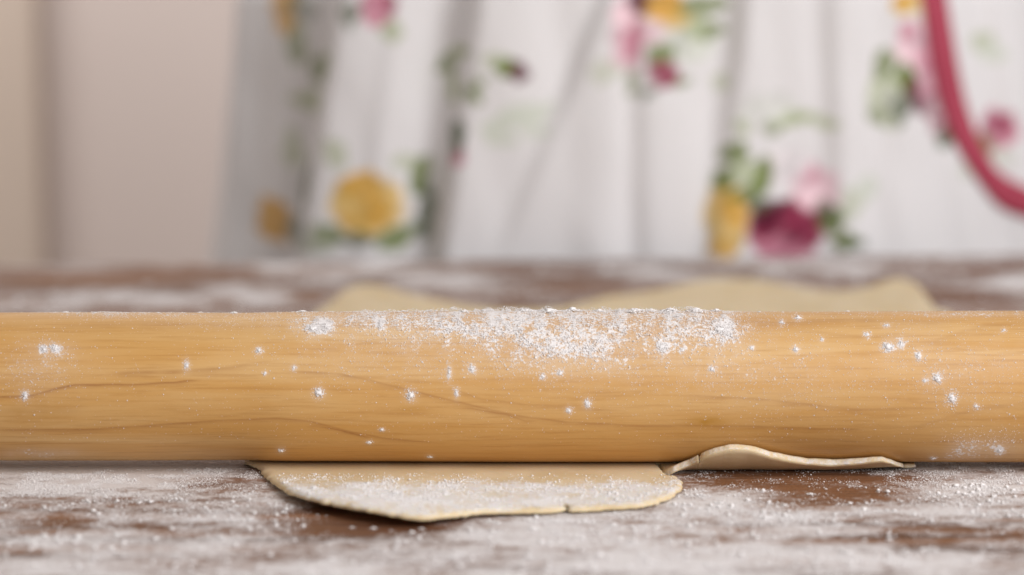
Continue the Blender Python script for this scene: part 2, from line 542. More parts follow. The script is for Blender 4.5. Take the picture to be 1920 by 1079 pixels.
# printed pattern in cloth coordinates (x before folding, z)
WHITE = np.array([0.765, 0.75, 0.755])
YEL, ORG = (0.72, 0.49, 0.15), (0.66, 0.36, 0.06)
GRN, LGRN, DGRN, PGRN = (0.17, 0.22, 0.06), (0.40, 0.46, 0.26), (0.07, 0.10, 0.035), (0.62, 0.66, 0.57)
CRM, DRED, PNK, LPNK = (0.29, 0.040, 0.085), (0.11, 0.010, 0.03), (0.60, 0.25, 0.33), (0.78, 0.56, 0.61)
PRINT = [  # px, py, rx, ry, angle deg, colour, strength
    (670, 385, 66, 66, 0, YEL, .95), (665, 350, 40, 30, 0, ORG, .7), (690, 400, 24, 34, 20, ORG, .8), (640, 410, 26, 20, 0, ORG, .45),
    (600, 440, 34, 16, 20, GRN, .8), (655, 452, 40, 14, 0, DGRN, .8), (725, 445, 36, 18, -30, GRN, .9), (765, 330, 20, 42, 10, GRN, .9),
    (775, 400, 20, 60, 10, DGRN, .8), (740, 300, 24, 16, 0, LGRN, .6), (620, 290, 22, 30, 0, LGRN, .6),
    (857, 288, 18, 22, 0, PNK, 1), (853, 255, 17, 34, 0, DGRN, .9), (850, 100, 26, 18, 10, LGRN, .9), (838, 160, 20, 34, -10, LGRN, .8),
    (888, 172, 22, 15, 40, GRN, .9), (868, 92, 14, 12, 0, GRN, .7), (965, 130, 24, 15, 20, DRED, .9), (945, 122, 18, 14, 10, GRN, 1),
    (930, 110, 24, 14, 0, LGRN, .6), (975, 212, 60, 22, -15, PGRN, .9), (930, 245, 36, 16, 30, PGRN, .9), (1000, 240, 30, 14, 0, PGRN, .7),
    (700, 16, 32, 34, 0, PNK, .95), (716, 2, 18, 22, 0, CRM, .7), (652, 30, 16, 30, 10, DGRN, .7), (725, 60, 20, 18, 0, LGRN, .7),
    (462, 16, 22, 60, 0, ORG, .75), (478, 95, 20, 40, 0, GRN, .6), (490, 20, 26, 36, 0, DGRN, .5), (520, 140, 26, 30, 0, GRN, .7),
    (490, 200, 26, 22, 0, LGRN, .7), (585, 110, 22, 30, 20, LGRN, .7), (422, 440, 26, 46, 0, ORG, .85), (495, 370, 20, 70, 6, DGRN, .75),
    (490, 455, 50, 30, 0, DGRN, .6), (560, 462, 60, 16, 0, GRN, .5), (460, 300, 18, 40, 0, LGRN, .5),
    (1172, 60, 34, 70, 0, LPNK, .95), (1182, 70, 18, 40, 10, PNK, .9), (1195, 2, 22, 20, 0, DRED, .9), (1242, 8, 40, 30, 0, ORG, .95),
    (1310, 12, 52, 18, -10, GRN, .8), (1290, 80, 50, 36, 0, PGRN, .7), (1300, 50, 22, 30, 30, LGRN, .8), (1235, 102, 28, 22, 20, GRN, .9),
    (1240, 132, 30, 22, 0, CRM, .95), (1180, 148, 15, 26, 0, GRN, .7), (1130, 130, 28, 26, 0, LGRN, .4), (1345, 150, 20, 20, 0, LGRN, .5),
    (1352, 405, 38, 72, 0, YEL, .9), (1372, 385, 24, 40, 0, ORG, .8), (1350, 460, 26, 20, 0, ORG, .6),
    (1470, 425, 80, 52, 0, CRM, 1), (1435, 392, 44, 26, -20, DRED, .9), (1500, 400, 50, 40, 20, CRM, .9), (1445, 452, 40, 20, 0, PNK, .7),
    (1490, 440, 26, 20, 0, DRED, .6), (1470, 470, 60, 16, 0, PNK, .5),
    (1525, 350, 44, 46, 0, LPNK, 1), (1518, 325, 24, 18, 0, PNK, .8), (1470, 310, 50, 36, 0, (0.78, 0.72, 0.74), .7),
    (1370, 280, 26, 26, 30, GRN, .9), (1420, 325, 20, 36, 30, GRN, 1), (1395, 355, 40, 14, -20, GRN, .8), (1385, 320, 30, 22, 0, LGRN, .8),
    (1480, 218, 44, 15, -12, LGRN, .95), (1440, 235, 16, 18, 30, GRN, .7), (1430, 200, 60, 30, 0, PGRN, .4), (1540, 230, 26, 12, 30, LGRN, .7),
    (1560, 410, 20, 26, 30, GRN, .9), (1580, 448, 26, 16, -20, GRN, 1), (1590, 380, 24, 30, 0, LGRN, .5), (1620, 350, 22, 20, 0, PGRN, .8),
    (1712, 8, 44, 22, 0, YEL, .95), (1690, 2, 24, 18, 0, ORG, .9), (1745, 20, 26, 26, 0, (0.75, 0.62, 0.40), .8),
    (1720, 85, 48, 42, 0, LPNK, .95), (1705, 60, 24, 20, 0, PNK, .8), (1745, 110, 24, 30, 0, PNK, .6),
    (1700, 150, 22, 34, -20, GRN, 1), (1722, 185, 20, 44, -20, DRED, .85), (1750, 150, 26, 46, 0, PNK, .75), (1762, 205, 24, 34, 0, CRM, .55),
    (1655, 170, 34, 42, 20, LGRN, .6), (1670, 225, 26, 16, 0, LGRN, .5), (1790, 262, 16, 22, 0, DGRN, .9), (1765, 60, 26, 60, 0, PNK, .4),
    (1655, 120, 20, 30, 30, GRN, .8), (1640, 215, 24, 14, 20, GRN, .7), (1690, 205, 16, 30, 10, DGRN, .8), (1775, 240, 20, 20, 0, CRM, .6),
    (1385, 230, 20, 14, 30, LGRN, .8), (1350, 330, 20, 24, 0, GRN, .9), (1410, 375, 26, 16, 10, DGRN, .8), (1545, 395, 18, 22, 0, DGRN, .7),
    (1600, 455, 20, 14, 10, DGRN, .8), (1330, 60, 24, 14, -30, GRN, .8), (1275, 150, 16, 12, 0, GRN, .8), (1210, 170, 14, 16, 0, DGRN, .7),
    (1220, 60, 18, 24, 0, LPNK, .8), (1265, 40, 24, 16, 0, YEL, .8), (815, 120, 16, 22, 10, GRN, .8), (905, 150, 16, 10, 30, GRN, .8),
    (1870, 90, 26, 24, 0, LGRN, .6), (1895, 108, 24, 22, 0, PGRN, .8), (1905, 255, 36, 44, 0, PNK, .95), (1915, 240, 20, 24, 0, CRM, .7),
    (1880, 285, 22, 20, 0, GRN, .8), (1910, 310, 30, 20, 0, PGRN, .7), (1840, 330, 22, 18, 0, LGRN, .4),
]


def print_color(x, z):
    px = 960 + x / M_PER_PX
    c0 = np.array([at_y(960, 0, YP)[2], at_y(960, 480, YP)[2]])
    py = (c0[0] - z) / (c0[0] - c0[1]) * 480
    wob = 22 * (fbm(px / 22, py / 22, 31, 2) - 0.5)
    wob2 = 22 * (fbm(px / 22 + 9, py / 22 + 4, 35, 2) - 0.5)
    mott2 = fbm(px / 26 + 30, py / 26 + 11, 47, 3)
    mott = fbm(px / 13 + 3, py / 13 + 8, 41, 3)
    c = np.tile(WHITE, x.shape + (1,))
    items = list(PRINT)
    rr = random.Random(5)
    for _ in range(70):                     # the print carries on beyond what is seen
        qx, qy = rr.uniform(-400, 2400), rr.choice([rr.uniform(-900, -90), rr.uniform(560, 1900)])
        for j in range(7):
            a = rr.uniform(0, 6.28)
            r0 = rr.uniform(0, 90)
            cc, r = rr.choice([(CRM, 44), (PNK, 40), (YEL, 46), (GRN, 26), (LGRN, 26), (DGRN, 20), (LPNK, 44)])
            items.append((qx + r0 * math.cos(a), qy + r0 * math.sin(a), r, r * rr.uniform(.5, 1), rr.uniform(0, 90), cc, .9))
    for cx, cy, rx, ry, a, col_, s in items:
        ca, sa = math.cos(math.radians(a)), math.sin(math.radians(a))
        dx, dy = px - cx + wob, py - cy + wob2
        m = np.sqrt(((dx * ca + dy * sa) / rx) ** 2 + ((-dx * sa + dy * ca) / ry) ** 2)
        k_ = (s * (1 - sstep(0.85, 1.12, m)))[..., None]
        k_ = k_ * (0.75 + 0.5 * mott[..., None]).clip(0, 1)
        tone = np.array(col_) * (0.45 + 1.05 * mott2[..., None]) if rx > 30 and ry > 24 else np.array(col_)
        c = c * (1 - k_) + tone * k_
    return c


PC = print_color(XB.ravel(), ZZ.ravel())
loc = np.array([XC, YC, FLOOR_Z])
make('dress', DP.reshape(-1, 3) - loc, grid_faces(len(zs), len(ph), True), M_COTTON, person, colors={'print': PC})


def surf_at(x, z, off):
    f = prof(np.array([z]))
    s = np.clip((x - XC) / (A_X * f), -0.999, 0.999)
    phi = np.arcsin(np.sign(s) * np.abs(s) ** (1 / SUP))
    p, _ = dress_point(phi, np.array([z]))
    q_, _ = dress_point(phi + 0.02, np.array([z]))
    tx, ty = (q_ - p)[0, :2]
    l = math.hypot(tx, ty)
    return p[0] + np.array([ty / l, -tx / l, 0]) * off


# red braid along the apron edge
TR = [(1757, -150), (1764, -60), (1771, 0), (1784, 80), (1798, 150), (1818, 220), (1848, 285), (1888, 340), (1935, 384), (1990, 415), (2040, 430)]
cur = []
for i in range(len(TR) - 1):
    p0, p1, p2, p3 = [np.array(TR[min(max(j, 0), len(TR) - 1)], float) for j in (i - 1, i, i + 1, i + 2)]
    for s in np.linspace(0, 1, 10, endpoint=False):
        cur.append(0.5 * ((2 * p1) + (-p0 + p2) * s + (2 * p0 - 5 * p1 + 4 * p2 - p3) * s ** 2 + (-p0 + 3 * p1 - 3 * p2 + p3) * s ** 3))
cur = np.array(cur)
tan = np.gradient(cur, axis=0)
tan /= np.linalg.norm(tan, axis=1)[:, None]
TV = []
NS = 14
for c, tn in zip(cur, tan):
    for j in range(NS):
        a = 2 * math.pi * j / NS
        w_ = 26 * math.cos(a)
        x, z = pxx(c[0] - tn[1] * w_, c[1] + tn[0] * w_)
        TV.append(surf_at(x, z, 0.0012 + 0.0022 * math.sin(a)))
make('braid_trim', np.array(TV) - loc, grid_faces(len(cur), NS, True), M_TRIM, person)

# the body inside the dress: hips, thighs, shins, feet in one skin
sk = [(0, 0, 1.22, .13, .09), (0, 0, 1.06, .105, .08), (0, 0, 0.93, .13, .095), (0, 0, 0.84, .12, .095),
      (-.09, 0, .76, .078, .078), (-.095, 0, .48, .055, .055), (-.095, .02, .30, .048, .05), (-.095, .03, .09, .032, .034), (-.10, -.10, .035, .04, .03),
      (.09, 0, .76, .078, .078), (.095, 0, .48, .055, .055), (.095, .02, .30, .048, .05), (.095, .03, .09, .032, .034), (.10, -.10, .035, .04, .03)]
ed_ = [(0, 1), (1, 2), (2, 3), (3, 4), (4, 5), (5, 6), (6, 7), (7, 8), (3, 9), (9, 10), (10, 11), (11, 12), (12, 13)]
me = bpy.data.meshes.new('body')
me.from_pydata([s[:3] for s in sk], ed_, [])
me.materials.append(M_SKIN)
body = bpy.data.objects.new('body', me)
COL.objects.link(body)
body.parent = person
md = body.modifiers.new('skin', 'SKIN')
for i, s in enumerate(sk):
    me.skin_vertices[0].data[i].radius = (s[3], s[4])
    me.skin_vertices[0].data[i].use_root = (i == 3)
md2 = body.modifiers.new('sub', 'SUBSURF')
md2.levels = md2.render_levels = 2

# ---------------------------------------------------------------- dough sheet
FLAP = [(470, 872), (487, 880), (497, 891), (508, 906), (528, 925), (552, 941), (590, 957), (640, 969), (700, 979), (750, 985), (795, 986),
        (840, 979), (880, 972), (930, 966), (1000, 964), (1050, 961), (1062, 956), (1075, 960), (1120, 957), (1180, 953), (1222, 948),
        (1252, 938), (1270, 926), (1279, 913), (1276, 902), (1264, 896), (1246, 893)]
BACK = [(1790, 600), (1755, 575), (1738, 552), (1722, 534), (1698, 526), (1662, 527), (1630, 534), (1590, 540), (1555, 540), (1500, 532),
        (1440, 526), (1380, 523), (1325, 524), (1270, 533), (1200, 545), (1130, 553), (1090, 563), (1040, 571), (960, 574), (890, 570),
        (820, 556), (760, 545), (712, 536), (675, 534), (645, 541), (622, 556), (600, 575), (575, 600)]
BOT = Y_PIN - 0.003
front_pts = [ground(px, py, T_D * 0.5)[:2] for px, py in FLAP]
back_pts = [ground(px, py, 0.004)[:2] for px, py in BACK]
out = [np.array(p) for p in front_pts]
xr = (1740 - 960) / F * Y_PIN
out += [np.array([out[-1][0] - 0.001, BOT]), np.array([xr - 0.006, BOT]), np.array([xr + 0.012, BOT + 0.05])]
out += [np.array(p) for p in back_pts]
out += [np.array([out[0][0] - 0.004, BOT + 0.06]), np.array([out[0][0] - 0.002, BOT])]
# resample the outline, about 1.2 mm, with a slightly ragged edge
ring = []
N = len(out)
for i in range(N):
    a, b = out[i], out[(i + 1) % N]
    p_, n_ = out[i - 1], out[(i + 2) % N]
    L = np.linalg.norm(b - a)
    m = max(1, int(L / 0.0014))
    sm = (i < len(FLAP) - 1) or (len(FLAP) + 3 <= i < len(FLAP) + 2 + len(BACK))
    for s in np.arange(m) / m:
        if sm:
            c = 0.5 * ((2 * a) + (-p_ + b) * s + (2 * p_ - 5 * a + 4 * b - n_) * s ** 2 + (-p_ + 3 * a - 3 * b + n_) * s ** 3)
        else:
            c = a + (b - a) * s
        ring.append(c)
ring = np.array(ring)
ring += 0.00035 * rng.standard_normal(ring.shape)
nR = len(ring)
seg_a, seg_b = ring, np.roll(ring, -1, 0)


def dist_edge(P):
    out_ = np.full(len(P), 1e9)
    ab = seg_b - seg_a
    l2 = (ab ** 2).sum(1)
    for s in range(0, len(P), 2000):
        Q = P[s:s + 2000]
        tt = np.clip(((Q[:, None] - seg_a[None]) * ab[None]).sum(2) / l2[None], 0, 1)
        dd = Q[:, None] - (seg_a[None] + tt[..., None] * ab[None])
        out_[s:s + 2000] = np.sqrt((dd ** 2).sum(2)).min(1)
    return out_


def inside(P):
    x, y = P[:, 0], P[:, 1]
    r = np.zeros(len(P), bool)
    for a, b in zip(seg_a, seg_b):
        c = ((a[1] > y) != (b[1] > y)) & (x < (b[0] - a[0]) * (y - a[1]) / (b[1] - a[1] + 1e-15) + a[0])
        r ^= c
    return r


tg = seg_b - np.roll(ring, 1, 0)
nrm_in = np.stack([-tg[:, 1], tg[:, 0]], 1)
nrm_in /= np.linalg.norm(nrm_in, axis=1)[:, None]
if not inside((ring + nrm_in * 0.0006)[: 40]).mean() > 0.5:
    nrm_in = -nrm_in
cand = [ring + nrm_in * o for o in (0.00022, 0.0006, 0.0011, 0.0018)]
offs = (0.00022, 0.0006, 0.0011, 0.0018)
keep = []
for c, o in zip(cand, offs):
    ok = inside(c)
    d_ = dist_edge(c)
    keep.append(c[ok & (d_ > o * 0.75)])
gx, gy = np.meshgrid(np.arange(ring[:, 0].min(), ring[:, 0].max(), 0.003), np.arange(ring[:, 1].min(), ring[:, 1].max(), 0.003))
G = np.stack([gx.ravel(), gy.ravel()], 1) + rng.uniform(-0.0006, 0.0006, (gx.size, 2))
G = G[inside(G)]
keep.append(G[dist_edge(G) > 0.0025])
pts = np.concatenate([ring] + keep)
res = geometry.delaunay_2d_cdt([Vector(p) for p in pts], [], [list(range(nR))], 1, 1e-7)
cv = np.array([tuple(v) for v in res[0]])
cf = [list(f) for f in res[2]]
de = dist_edge(cv)
pf = np.sqrt(np.clip(1 - (1 - np.clip(de / 0.0026, 0, 1)) ** 2, 0, 1))
pf[de < 1e-5] = 0
px_, py_ = proj(np.column_stack([cv, np.full(len(cv), 0.002)]))


def dough_lift(x, y, px, py):
    """how far the underside stands off the table"""
    fr = np.clip((Y_PIN - 0.014 - y) / 0.05, 0, 1)
    l = 0.0028 * fr * np.exp(-((px - 640) / 190) ** 2) + 0.0008 * fr * (fbm(x * 60, y * 60, 51, 2))
    bk = np.clip((y - Y_PIN - 0.05) / 0.2, 0, 1)
    l = l + bk * 0.0025 * fbm(x * 25, y * 18, 55, 2)
    for cx, cy, rx, ry, a in ((1680, 524, 70, 16, 0.003), (1380, 526, 140, 12, 0.0015), (700, 540, 80, 14, 0.0015)):
        l = l + a * np.exp(-((px - cx) / rx) ** 2 - ((py - cy) / ry) ** 2)
    return l + 0.00005


lift = dough_lift(cv[:, 0], cv[:, 1], px_, py_)
zt = lift + T_D * (0.35 + 0.65 * pf)
zb = lift + T_D * (0.35 - 0.35 * pf)
zt = zt + (cv[:, 1] < Y_PIN - 0.01) * 0.0004 * (fbm(cv[:, 0] * 120, cv[:, 1] * 120, 61, 3) - 0.5) * pf
bnd = pf == 0
idx_b = np.arange(len(cv))
nn = np.cumsum(~bnd) - 1
idx_b = np.where(bnd, np.arange(len(cv)), len(cv) + nn)
dv = np.concatenate([np.column_stack([cv, zt]), np.column_stack([cv, zb])[~bnd]])
# orient up
faces = []
for f in cf:
    a, b, c = cv[f[0]], cv[f[1]], cv[f[2]]
    if (b[0] - a[0]) * (c[1] - a[1]) - (b[1] - a[1]) * (c[0] - a[0]) < 0:
        f = f[::-1]
    faces.append(tuple(f))
    faces.append(tuple(int(idx_b[i]) for i in f[::-1]))


def dens_dough(px, py):
    band = sstep(890, 912, py + 12 * (fbm(px / 25, py / 9, 133, 3) - 0.5)) * (1 - sstep(-6.0, 22.0, py - (np.interp(px, [500, 560, 640, 760, 850, 1000, 1150, 1280],
                                                                      [900, 930, 950, 965, 957, 950, 945, 925]))))
    d = 0.62 * band * sstep(500, 545, px) * (0.55 + 0.9 * fbm(px / 30, py / 9, 131, 3)) + 0.16
    d = d + 0.15 * np.exp(-((px - 520) / 30) ** 2 - ((py - 895) / 14) ** 2)
    d = d + 0.25 * np.exp(-((px - 740) / 60) ** 2 - ((py - 940) / 14) ** 2)
    d = np.where(py < 700, 0.05, d)
    return d


pxt, pyt = proj(np.column_stack([cv, zt]))
ft = dens_dough(pxt, pyt) * np.clip(0.35 + pf * 0.9, 0.0, 1)
fl_all = np.concatenate([ft, np.zeros((~bnd).sum())])

# the lifted lip leaning up in front of the pin at the right
LIP = [(1243, 889), (1252, 882), (1270, 872), (1300, 859), (1316, 851), (1319, 855), (1323, 848), (1345, 838), (1375, 832), (1400, 832), (1425, 836), (1452, 844),
       (1485, 851), (1530, 857), (1575, 859), (1620, 857), (1652, 854), (1672, 854), (1688, 858), (1704, 864), (1722, 868), (1745, 872)]
LX = np.array([p[0] for p in LIP], float)
LY = np.array([p[1] for p in LIP], float)
cols = np.unique(np.concatenate([np.linspace(1243, 1745, 190), [1316, 1317.5, 1319, 1321, 1323]]))
TL = 0.0024
path_n, cap_n = 16, 5
lipv, lipf = [], []
NCOL = len(cols)
phl = np.linspace(1.2, math.pi - 0.16, 900)
for ci, px in enumerate(cols):
    rim_py = float(np.interp(px, LX, LY)) + 1.2 * (vnoise(np.array([px / 14]), np.array([3.0]), 71)[0] - 0.5)
    off = 0.0030 * (1 - float(sstep(1240, 1310, px)))
    endt = max(0.0, min(1.0, (1750 - px) / 130.0))
    th = TL * (0.35 + 0.65 * endt) * (0.93 + 0.14 * vnoise(np.array([px / 30]), np.array([5.0]), 72)[0])
    x0 = (px - 960) / F * (Y_PIN - 0.016)
    S = np.stack([np.full_like(phl, x0), Y_PIN - (R_PIN + off + th * 0.2) * np.sin(phl), Z_PIN + (R_PIN + off + th * 0.2) * np.cos(phl)], -1)
    phr = phl[np.argmin(np.abs(proj(S)[1] - rim_py))]
    pa = np.linspace(math.pi + 0.12, phr, path_n)
    fr = np.linspace(0, 1, path_n)
    r_in = R_PIN + 0.00015 + off * fr ** 2 + 0.0007 * fr ** 3
    r_out = r_in + th
    hi_ = np.stack([Y_PIN - r_in * np.sin(pa), Z_PIN + r_in * np.cos(pa)], -1)
    lo_ = np.stack([Y_PIN - r_out * np.sin(pa), Z_PIN + r_out * np.cos(pa)], -1)
    cap = []
    tg_ = np.array([math.cos(phr), math.sin(phr)])
    tg_ = np.array([-tg_[0] * -1, tg_[1]])
    for q_ in np.linspace(0, 1, cap_n + 2)[1:-1]:
        bul = 0.13 * th * (1 - (2 * q_ - 1) ** 4)
        cap.append(hi_[-1] * (1 - q_) + lo_[-1] * q_ + bul * tg_)
    loop = np.concatenate([hi_, np.array(cap), lo_[::-1]])
    loop[:, 1] = np.maximum(loop[:, 1], 0.00025)
    rowlen = len(loop)
    lipv.append(np.column_stack([np.full(rowlen, x0), loop]))
lipv = np.concatenate(lipv)
o0 = len(dv)
for q_ in grid_faces(NCOL, rowlen, True):
    faces.append(tuple(int(i) + o0 for i in q_[::-1]))
faces.append(tuple(o0 + i for i in range(rowlen)))
faces.append(tuple(o0 + (NCOL - 1) * rowlen + i for i in range(rowlen - 1, -1, -1)))
lipv[:, 1] += 0.0003 * (vnoise(lipv[:, 0] * 300, lipv[:, 2] * 300, 77) - 0.5)
dough = make('dough_sheet', np.concatenate([dv, lipv]), faces, M_DOUGH,
             attrs={'flour': np.concatenate([fl_all, np.tile(np.concatenate([np.full(path_n, 0.3), np.full(cap_n, 0.60), np.full(path_n, 0.22)]), NCOL)])})
bm = bmesh.new()
bm.from_mesh(dough.data)
bmesh.ops.recalc_face_normals(bm, faces=list(bm.faces))
bm.to_mesh(dough.data)
bm.free()
tag(dough, 'thin pale yellow dough sheet pressed under the rolling pin, edge curled up', 'dough')

# ---------------------------------------------------------------- rolling pin
BLOBS_P = [  # px, py, rx, ry, amount: flour on the pin
    (1180, 600, 170, 40, .95), (1040, 605, 130, 44, .80), (900, 600, 100, 32, .62), (1060, 660, 110, 44, .42), (1300, 610, 90, 34, .70), (1600, 700, 300, 80, .10), (1080, 640, 320, 62, .24), (760, 635, 200, 50, .22),  (1850, 690, 120, 90, .10), (960, 590, 420, 14, .35), 
    (1352, 622, 34, 24, .75), (760, 608, 100, 28, .48), (600, 612, 45, 22, .75), (660, 600, 70, 18, .35), (900, 640, 160, 40, .22),
    (250, 588, 110, 10, .55), (120, 580, 90, 8, .45), (90, 656, 36, 14, .55), (110, 680, 90, 40, .18), (1120, 640, 40, 30, .4),
    (1240, 650, 20, 18, .5), (1830, 845, 60, 26, .62), (1795, 850, 26, 26, .35), (1880, 840, 50, 26, .35), (70, 850, 75, 9, .75), (60, 690, 60, 60, .22), 
    (1700, 640, 70, 50, .16), (1850, 690, 90, 60, .12), (1770, 720, 60, 50, .12), (470, 600, 200, 18, .24), (1200, 690, 250, 60, .14),
    (1800, 590, 140, 6, .5), (1480, 700, 200, 60, .08), (1350, 690, 60, 40, .18), (700, 680, 200, 50, .10),
]
GRAIN = [  # photo polylines of the darker grain lines: (points, width px, strength)
    ([(0, 744), (60, 742), (110, 728), (140, 722), (250, 721), (330, 717), (356, 713)], 2.2, .75),
    ([(230, 700), (330, 696), (430, 690), (465, 684)], 5, .32), ([(560, 697), (640, 702), (700, 715), (780, 735), (850, 752), (960, 778), (1060, 792), (1200, 798), (1400, 800), (1600, 806)], 3.0, .34),
    ([(0, 806), (160, 806), (280, 798), (420, 788), (520, 785), (580, 790), (640, 806), (720, 822), (800, 830), (950, 838), (1200, 846)], 2.5, .42),
    ([(600, 800), (650, 810), (690, 820)], 1.6, .6), ([(880, 765), (950, 778), (985, 790)], 2.0, .5),
    ([(0, 835), (200, 842), (400, 838), (600, 845), (800, 850)], 3, .22), ([(1300, 742), (1440, 750), (1600, 768), (1720, 766)], 3, .25),
    ([(1280, 830), (1400, 828), (1560, 826), (1700, 835)], 4, .2), ([(850, 730), (900, 748), (1000, 760), (1150, 770)], 3, .2),
    ([(1500, 620), (1600, 630), (1680, 628)], 5, .15), ([(1750, 640), (1850, 610), (1920, 604)], 7, .14), ([(1300, 600), (1450, 606), (1600, 600), (1760, 604)], 6, .22),
    ([(120, 612), (300, 606), (520, 610)], 6, .15), ([(0, 770), (130, 768)], 12, .15), ([(1720, 800), (1820, 770), (1920, 755)], 5, .16),
]
PINC = [(82, 656, 9, 1), (104, 653, 11, 1), (47, 742, 10, 1.2), (350, 685, 7, 1.9), (485, 658, 9, 1), (497, 700, 5, 1), (551, 690, 6, 1.3), (598, 737, 13, 1),
        (527, 845, 10, .8), (692, 830, 8, .6), (716, 806, 7, .6), (770, 741, 12, 1.2), (806, 857, 9, .6), (842, 700, 6, 3.0), (856, 737, 6, 2.2),
        (885, 692, 9, 1), (1067, 770, 8, 1), (1102, 757, 9, 1.3), (1050, 700, 8, 1), (1018, 706, 7, 1), (1241, 652, 12, 1.3), (1280, 656, 8, 1), (1335, 692, 7, 1),
        (1350, 619, 17, .9), (1409, 652, 6, 1), (1492, 656, 9, .9), (1496, 597, 10, .7), (1465, 605, 7, 1), (1665, 651, 15, .9), (1690, 645, 8, 1.4),
        (1626, 628, 8, 1), (1662, 611, 8, .8), (1722, 668, 8, 1.5), (1757, 710, 12, 1), (1734, 714, 6, 1), (1785, 748, 12, 1.1), (1830, 762, 6, 1),
        (1541, 637, 5, 1), (1882, 620, 5, 1), (715, 610, 10, 1.6), (585, 617, 14, .9), (608, 612, 12, 1.1), (1750, 861, 9, .8), (1875, 845, 9, 1)]
HALF = 0.262


def pin_r(x):
    r = R_PIN * (1 + 0.015 * x) - 0.0004 * (1 - sstep(-0.088, -0.066, x)) + 0.00012 * np.sin(x * 41 + 1)
    e = np.clip((np.abs(x) - 0.205) / (HALF - 0.205), 0, 1)
    return r * (1 - 0.30 * e ** 1.7)


def pin_surf(x, phi, off=0.0):
    """phi: 0 = top, positive towards the camera"""
    r = pin_r(x) + off
    return np.stack([x, Y_PIN - r * np.sin(phi), Z_PIN + r * np.cos(phi)], -1)


def dens_pin(x, phi):
    # behind the top the flour mirrors the front
    limb = math.radians(-9.0)
    ph2 = np.where(phi < limb, 2 * limb - phi, phi)
    px, py = proj(pin_surf(x, ph2))
    d = 0.02 + 0 * px
    for cx, cy, rx, ry, a in BLOBS_P:
        d = d + 0.80 * a * np.exp(-((px - cx) / rx) ** 2 - ((py - cy) / ry) ** 2)
    d = np.minimum(d, 0.95)
    d = d * (0.30 + 1.35 * fbm(px / 22, py / 22, 81, 4))
    for cx, cy, rp, tall in PINC:
        d = d + 0.75 * np.exp(-((px - cx) / (rp * 0.95)) ** 2 - ((py - cy) / (rp * 0.95 * tall)) ** 2)
    return np.where(np.abs(phi) > 2.75, 0.0, d), px, py


xs = np.concatenate([np.linspace(-HALF, -0.175, 40), np.linspace(-0.1745, 0.1745, 560), np.linspace(0.175, HALF, 40)])
phs = np.concatenate([np.linspace(-0.5, 2.4, 250), np.linspace(2.44, 2 * math.pi - 0.54, 70)])
XX, PP = np.meshgrid(xs, phs, indexing='ij')
PV = pin_surf(XX, PP)
dn_p, ppx, ppy = dens_pin(XX, np.where(PP > math.pi, PP - 2 * math.pi, PP))
gn = np.zeros_like(ppx)
facing = (PP < 2.2)
for pts_, w_, s_ in GRAIN:
    gxp = np.array([p[0] for p in pts_], float)
    gyp = np.array([p[1] for p in pts_], float)
    yy = np.interp(ppx, gxp, gyp) + 1.5 * (vnoise(ppx / 30, ppx * 0 + w_, 91) - 0.5)
    ends = sstep(gxp[0] - 40, gxp[0] + 20, ppx) * (1 - sstep(gxp[-1] - 20, gxp[-1] + 40, ppx))
    u = ppy - yy
    k_ = np.where(u < 0, np.exp(-(u / (w_ * 0.6)) ** 2), 0.55 * np.exp(-(u / (w_ * 2.2)) ** 2) + 0.45 * np.exp(-(u / (w_ * 0.6)) ** 2))
    gn = np.maximum(gn, 1.35 * s_ * ends * k_ * (0.6 + 0.6 * vnoise(ppx / 25, ppx * 0 + 7 * w_, 92)))
gn *= facing
st = 0.85 * np.exp(-((ppx - 1328) / 36) ** 2 - ((ppy - 791) / 9) ** 2) + 0.25 * np.exp(-((ppx - 60) / 70) ** 2 - ((ppy - 770) / 26) ** 2) \
    + 0.4 * np.exp(-((ppx - 770) / 22) ** 2 - ((ppy - 768) / 6) ** 2) + 0.3 * np.exp(-((ppx - 1890) / 60) ** 2 - ((ppy - 825) / 22) ** 2)
st *= facing * (0.6 + 0.8 * vnoise(ppx / 12, ppy / 8, 95))
Fp = grid_faces(len(xs), len(phs), True)
nv = PV.shape[0] * PV.shape[1]
PVf = PV.reshape(-1, 3)
ends_f = [tuple(range(len(phs))), tuple((len(xs) - 1) * len(phs) + j for j in range(len(phs) - 1, -1, -1))]
# rounded ends: two shrinking rings each side
extra, efs = [], []
base_n = nv
for side in (0, 1):
    r0 = PV[0 if side == 0 else -1]
    sx = -1 if side == 0 else 1
    cen = np.array([sx * HALF, Y_PIN, Z_PIN])
    prev = np.arange(len(phs)) + (0 if side == 0 else (len(xs) - 1) * len(phs))
    for dx, f in ((0.003, 0.93), (0.005, 0.80), (0.006, 0.55), (0.0063, 0.02)):
        rr_ = cen + (r0 - cen) * f + np.array([sx * dx, 0, 0])
        ids = base_n + np.arange(len(phs))
        base_n += len(phs)
        extra.append(rr_)
        qd = np.stack([prev, np.roll(prev, -1), np.roll(ids, -1), ids], -1)
        efs.append(qd[:, ::-1] if side == 0 else qd)
        prev = ids
ex = np.concatenate(extra)
ze = np.zeros(len(ex))
pin = make('rolling_pin', np.concatenate([PVf, ex]), np.concatenate([Fp] + efs), M_PIN,
           attrs={'flour': np.concatenate([dn_p.ravel(), ze]), 'grain': np.concatenate([np.clip(gn, 0, 1).ravel(), ze]),
                  'stain': np.concatenate([np.clip(st, 0, 1).ravel(), ze])})
bm = bmesh.new()
bm.from_mesh(pin.data)
bmesh.ops.recalc_face_normals(bm, faces=list(bm.faces))
bm.to_mesh(pin.data)
bm.free()
tag(pin, 'honey coloured wooden rolling pin caked with flour along its top', 'rolling pin')

